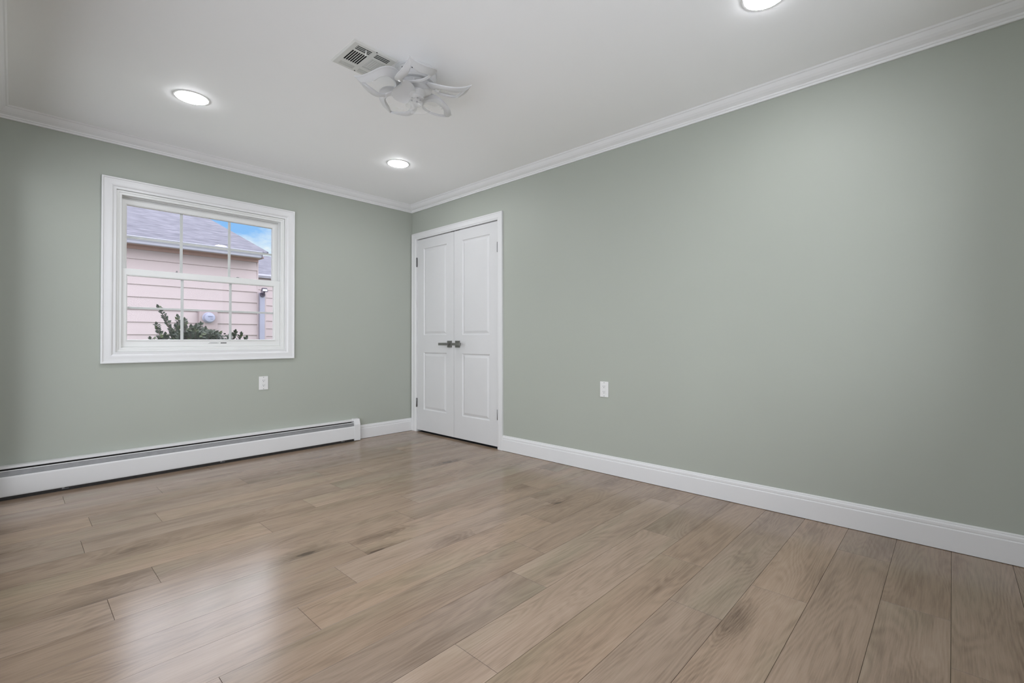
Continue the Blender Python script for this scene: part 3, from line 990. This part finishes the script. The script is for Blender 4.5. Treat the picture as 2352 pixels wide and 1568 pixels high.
def blade(ang):
    bm = bmesh.new()
    nu, nv = 14, 6
    g = []
    for i in range(nu + 1):
        t = i / nu
        r = 0.030 + 0.130 * t
        w = 0.020 + 0.050 * math.sin(math.pi * min(1, t * 0.92 + 0.08)) ** 0.8
        if t > 0.8: w *= math.sqrt(max(0.02, 1 - ((t - 0.8) / 0.2) ** 2))
        sw = 0.9 * t * t
        row = []
        for j in range(nv + 1):
            s = (j / nv - 0.5) * 2
            x, y = r, s * w
            ca_, sa_ = math.cos(sw * .5), math.sin(sw * .5)
            X, Y = x * ca_ - y * sa_, x * sa_ + y * ca_
            z = -0.152 + 0.020 * s * (1 - 0.4 * t) + 0.012 * t
            row.append((X, Y, z))
        g.append(row)
    for dz in (0, 0.0016):
        V = [[bm.verts.new((x, y, z + dz)) for x, y, z in r_] for r_ in g]
        for i in range(nu):
            for j in range(nv):
                bm.faces.new([V[i][j], V[i + 1][j], V[i + 1][j + 1], V[i][j + 1]])
    bmesh.ops.remove_doubles(bm, verts=bm.verts, dist=1e-5)
    o = finish(bm, 'fan_blade', FANM if ang in (185,) else CLEARB, fan, smooth=True)
    o.rotation_euler = (0, 0, R(ang))
for a in (41, 113, 185, 257, 329):
    blade(a)

# ------------------------------------------------------------------ outdoors
bm = bmesh.new()
box(bm, -40, 40, 0.2, 60, -0.75, -0.45)
tag(finish(bm, 'lawn', LAWN), 'lawn between the houses below the window', 'lawn', kind='structure')
bm = bmesh.new()
box(bm, -40, 40, -40, 0.2, -0.75, -0.45)
gnd = finish(bm, 'bounce_paving', BOUNCE)  # unseen pale ground, added to bounce daylight up to the ceiling
tag(gnd, 'unseen pale ground added behind this house to bounce daylight onto the ceiling', 'ground', kind='structure')

# unseen roof and house body, added to keep sky glow off the siding
bm = bmesh.new()
prism(bm, [(0.45, 2.56), (-2.4, 4.6), (-5.25, 2.56)], 0, -3.4, 6.0)
prism(bm, [(0.16, -0.45), (0.16, 2.56), (-4.93, 2.56), (-4.93, -0.45)], 0, 0.165, 6.0)
struct(finish(bm, 'roof', EXTW))

house = empty('neighbour_house', (-4, 5.3, -0.45))
tag(house, 'pink clapboard house with lavender shingle roof seen through the window', 'building')
def hpart(bm, name, mt, par=house):
    o = finish(bm, name, mt, par)
    o.location = Vector((0, 0, 0)) - (Vector((-4, 5.3, -0.45)) if par is house else Vector((0, 0, 0)))
    return o
def siding(bm, xa, xb, yf, z0, z1, course, ref, depth=0.017, side=-1):
    """clapboard facade facing -y: each board leans out to its lower edge"""
    pts = [(yf + 0.2, z1), (yf, z1)]
    z = ref
    while z < z1: z += course
    z -= course
    zs = []
    while z > z0:
        zs.append(z); z -= course
    zs.append(z0)
    for zz in zs:
        pts.append((yf - depth, zz)); pts.append((yf, zz - 0.001))
    pts.append((yf + 0.2, z0))
    prism(bm, pts, 0, xa, xb)
SX1 = 0.17
bm = bmesh.new()
siding(bm, -9, SX1, 5.3, -0.45, 2.485, 0.2, 1.27)
box(bm, SX1 - 0.02, SX1 + 0.0, 5.285, 13, -0.45, 2.485)
hpart(bm, 'wall', SIDING)
# gable end wall above the eave line
bm = bmesh.new()
prism(bm, [(5.3, 2.46), (9.2, 3.85), (13.1, 2.46)], 0, SX1 - 0.12, SX1 - 0.001)
hpart(bm, 'gable', SIDING)
bm = bmesh.new()   # soffit board under the eave
box(bm, -9, SX1 + 0.02, 5.06, 5.31, 2.478, 2.500)
box(bm, -9, SX1 - 0.005, 5.27, 5.282, 2.425, 2.48)
hpart(bm, 'soffit', FASCIA)
def roof_slab(name, xa, xb, ye, ze, yr, zr, par, th=0.05):
    bm = bmesh.new()
    uvr = bm.loops.layers.uv.new('roof')
    s = math.hypot(yr - ye, zr - ze)
    A = [bm.verts.new(c) for c in ((xa, ye, ze), (xb, ye, ze), (xb, yr, zr), (xa, yr, zr))]
    B = [bm.verts.new(v.co - Vector((0, 0, th))) for v in A]
    uvc = {0: (xa, 0), 1: (xb, 0), 2: (xb, s), 3: (xa, s)}
    f = bm.faces.new(A)
    for l, k in zip(f.loops, range(4)): l[uvr].uv = uvc[k]
    for k in range(4):
        g = bm.faces.new([A[k], B[k], B[(k + 1) % 4], A[(k + 1) % 4]])
        for l in g.loops: l[uvr].uv = (l.vert.co.x, l.vert.co.y)
    bm.faces.new(B[::-1])
    o = finish(bm, name, ROOF, par)
    return o
PT = 4.0 / 12
yr_ = 9.2
o = roof_slab('roof', -9.3, 0.235, 4.97, 2.590, yr_, 2.590 + (yr_ - 4.97) * PT, house); o.location = -Vector((-4, 5.3, -0.45))
o = roof_slab('roof', -9.3, 0.235, 13.4, 2.590, yr_, 2.590 + (yr_ - 4.97) * PT, house); o.location = -Vector((-4, 5.3, -0.45))
bm = bmesh.new()   # K-style gutter
prism(bm, [(5.06, 2.555), (5.06, 2.470), (4.995, 2.470), (4.985, 2.476), (4.972, 2.505), (4.952, 2.523), (4.948, 2.534), (4.955, 2.540), (4.948, 2.556), (4.935, 2.568), (4.935, 2.580), (4.945, 2.580), (4.955, 2.560)], 0, -9.25, 0.13)
prism(bm, [(5.06, 2.573), (4.955, 2.573), (4.955, 2.583), (5.06, 2.60)], 0, -9.25, 0.20)
gt = hpart(bm, 'gutter', GUTTER)
bm = bmesh.new()
prism(bm, [(5.062, 2.580), (5.062, 2.466), (4.982, 2.466), (4.960, 2.488), (4.955, 2.518), (4.930, 2.543), (4.930, 2.588)], 0, 0.130, 0.134)
hpart(bm, 'gutter_end', FLOODM)
bm = bmesh.new()
box(bm, 0.178, 0.262, 5.22, 5.29, -0.45, 1.86, bev=0.008)
hpart(bm, 'downspout', SPOUT)
bm = bmesh.new()
box(bm, 0.262, 0.290, 5.24, 5.36, -0.45, 1.9)
box(bm, 0.162, 0.292, 5.288, 5.36, -0.45, 1.9)
hpart(bm, 'corner_board', SIDING)
# set-back wing
bm = bmesh.new()
siding(bm, 0.3, 7, 8.9, -0.45, 2.62, 0.2, 1.277)
hpart(bm, 'wing_wall', SIDING)
o = roof_slab('wing_roof', 0.18, 7.4, 8.76, 2.665, 12.6, 2.665 + 3.84 * 0.29, house); o.location = -Vector((-4, 5.3, -0.45))
o = roof_slab('wing_roof', 0.18, 7.4, 16.44, 2.665, 12.6, 2.665 + 3.84 * 0.29, house); o.location = -Vector((-4, 5.3, -0.45))
bm = bmesh.new()
prism(bm, [(8.84, 2.66), (8.84, 2.575), (8.77, 2.575), (8.75, 2.61), (8.73, 2.62), (8.73, 2.665)], 0, 0.25, 7.3)
hpart(bm, 'wing_gutter', GUTTER)

# electric meter
meter = empty('electric_meter', (-0.64, 5.28, 1.16))
tag(meter, 'round grey electric meter on a pink box fixed to the neighbouring pink wall', 'meter')
mo = -Vector((-0.64, 5.28, 1.16))
bm = bmesh.new()
box(bm, -0.775, -0.505, 5.178, 5.2825, 1.165, 1.475, bev=0.006)
box(bm, -0.72, -0.545, 5.183, 5.2825, 1.155, 1.170)
o = finish(bm, 'meter_box', METERB, meter); o.location = mo
bm = bmesh.new()
lathe(bm, [(0.092, 5.180), (0.092, 5.168), (0.084, 5.163), (0.082, 5.103), (0.074, 5.081), (0.05, 5.073), (0, 5.071)], 36, (-0.640, 0, 1.363), axis=1)
o = finish(bm, 'meter_dome', METERG, meter, smooth=True); o.location = mo
dome = o
bm = bmesh.new()
box(bm, -0.668, -0.605, 5.067, 5.072, 1.372, 1.388)
box(bm, -0.592, -0.584, 5.075, 5.081, 1.372, 1.384)
box(bm, -0.640, -0.60, 5.069, 5.074, 1.335, 1.343)
o = finish(bm, 'dial', METERF, dome)
bm = bmesh.new()
tube(bm, [(-0.648, 5.245, -0.45), (-0.648, 5.245, 1.16)], 0.022, 12)
o = finish(bm, 'conduit', SPOUT, meter); o.location = mo

# floodlight
fl = empty('floodlight', (0.215, 5.185, 1.82))
tag(fl, 'small dark floodlight on the corner of the pink house above the downspout', 'outdoor light')
fo = -Vector((0.215, 5.24, 1.82))
bm = bmesh.new()
lathe(bm, [(0, -0.02), (0.040, -0.02), (0.046, -0.01), (0.046, 0.008), (0, 0.010)], 18, (0, 0, 0), axis=1)
o = finish(bm, 'mount', FLOODM, fl, smooth=True); o.location = (0, 0.02, 0.005)
bm = bmesh.new()
tube(bm, [(0, 0.01, 0.0), (0, -0.05, 0.01), (0, -0.075, 0.05)], 0.014, 10)
o = finish(bm, 'arm', FLOODM, fl, smooth=True)
bm = bmesh.new()
prism(bm, [(-0.055, 0.050), (-0.035, 0.118), (0.035, 0.118), (0.055, 0.050)], 1, -0.105, -0.045)
hd = finish(bm, 'lamp_head', FLOODM, fl)
bm = bmesh.new()
prism(bm, [(-0.042, 0.060), (-0.034, 0.096), (0.034, 0.096), (0.042, 0.060)], 1, -0.109, -0.104)
finish(bm, 'lens', FLOODG, hd)

# shrub between the houses
random.seed(11)
shrub = empty('shrub', (-1.5, 1.95, -0.45))
tag(shrub, 'dark green leafy shrub outside rising above the window sill', 'shrub')
so = -Vector((-1.5, 1.95, -0.45))
tips = [(-1.862, 1.90, 1.322), (-1.874, 1.92, 1.135), (-1.690, 1.95, 1.225), (-1.640, 1.88, 1.190), (-1.53, 1.90, 1.13), (-1.485, 1.92, 1.150), (-1.56, 1.99, 1.12),
        (-1.43, 1.96, 1.10), (-1.335, 1.9, 1.050), (-1.30, 1.95, 1.030), (-1.153, 1.9, 1.068), (-1.08, 1.95, 1.045), (-1.030, 1.92, 1.000), (-1.915, 1.95, 0.985), (-1.75, 1.9, 1.08), (-1.80, 1.9, 1.03),
        (-1.60, 1.84, 1.07), (-1.47, 1.86, 1.08), (-1.21, 1.86, 1.02), (-1.38, 1.88, 1.0), (-1.70, 2.0, 1.12), (-1.62, 2.02, 1.14), (-1.50, 2.02, 1.09), (-1.42, 1.85, 1.05), (-1.55, 1.85, 1.10)]
bs = bmesh.new()
lf = bmesh.new()
def leaf(bm, base, d, up_, ln, mi):
    d = d.normalized()
    s = d.cross(up_).normalized()
    n_ = s.cross(d)
    w = ln * random.uniform(0.30, 0.40)
    q = [base, base + d * ln * .3 + s * w * .8 - n_ * w * .25 * -1, base + d * ln * .62 + s * w * .85 + n_ * w * .22, base + d * ln,
         base + d * ln * .62 - s * w * .85 + n_ * w * .22, base + d * ln * .3 - s * w * .8 + n_ * w * .25, base + d * ln * .3, base + d * ln * .65]
    v = [bm.verts.new(x) for x in q]
    for f in ((0, 1, 6), (1, 2, 7, 6), (2, 3, 7), (3, 4, 7), (4, 5, 6, 7), (5, 0, 6)):
        bm.faces.new([v[k] for k in f]).material_index = mi
for t in tips:
    t = Vector(t)
    b = Vector((-1.5 + (t.x + 1.5) * 0.25, 1.95, -0.45))
    mid = Vector((-1.5 + (t.x + 1.5) * 0.62, t.y + random.uniform(-.05, .05), 0.55))
    if t.x < -1.8 and t.z > 1.3: mid = Vector((-1.60, 1.92, 0.85))
    if t.z < 1.2 and t.x < -1.85: mid = Vector((-1.78, 1.93, 0.75))
    P_ = []
    for i in range(25):
        u = i / 24
        P_.append(b * (1 - u) ** 2 + mid * 2 * u * (1 - u) + t * u * u)
    tube(bs, P_, [0.010 * (1 - i / 24) + 0.0016 for i in range(25)], 6)
    Ls = [0.0]
    tot = sum((P_[i + 1] - P_[i]).length for i in range(24))
    acc = 0; nxt = tot - 0.62; side = 1
    for i in range(24):
        seg = (P_[i + 1] - P_[i]); l_ = seg.length
        while nxt < acc + l_ and nxt >= acc:
            q = P_[i] + seg * ((nxt - acc) / l_)
            d = seg.normalized()
            for rep in range(2):
                az = random.uniform(0, 6.28)
                sd = Vector((side * random.uniform(.6, 1), random.uniform(-.6, .6), random.uniform(-.2, .5)))
                dd = d * random.uniform(.4, .8) + sd * .75
                leaf(lf, q, dd, Vector((random.uniform(-.5, .5), random.uniform(-1.2, -.2), random.uniform(.2, 1))), random.uniform(.034, .050), 1 if random.random() < .14 else 0)
                side = -side
            nxt += 0.021
        acc += l_
    leaf(lf, t, (P_[-1] - P_[-2]), Vector((0, -1, .3)), 0.04, 0)
# inner mass of foliage lower down
for _ in range(1500):
    u = random.gauss(0, 1); 
    x = -1.50 + u * 0.19; y = 1.97 + random.gauss(0, .09)
    top = 1.10 - 0.9 * (x + 1.52) ** 2
    z = top - abs(random.gauss(0, .20)) - 0.005
    leaf(lf, Vector((x, y, z)), Vector((random.uniform(-1, 1), random.uniform(-1, .3), random.uniform(-.3, 1))), Vector((random.uniform(-.5, .5), -.7, 1)), random.uniform(.032, .050), 1 if random.random() < .10 else 0)
o = finish(bs, 'stem', STEM, shrub, smooth=True); o.location = so
o = finish(lf, 'foliage', [LEAF, LEAF2], shrub); o.location = so
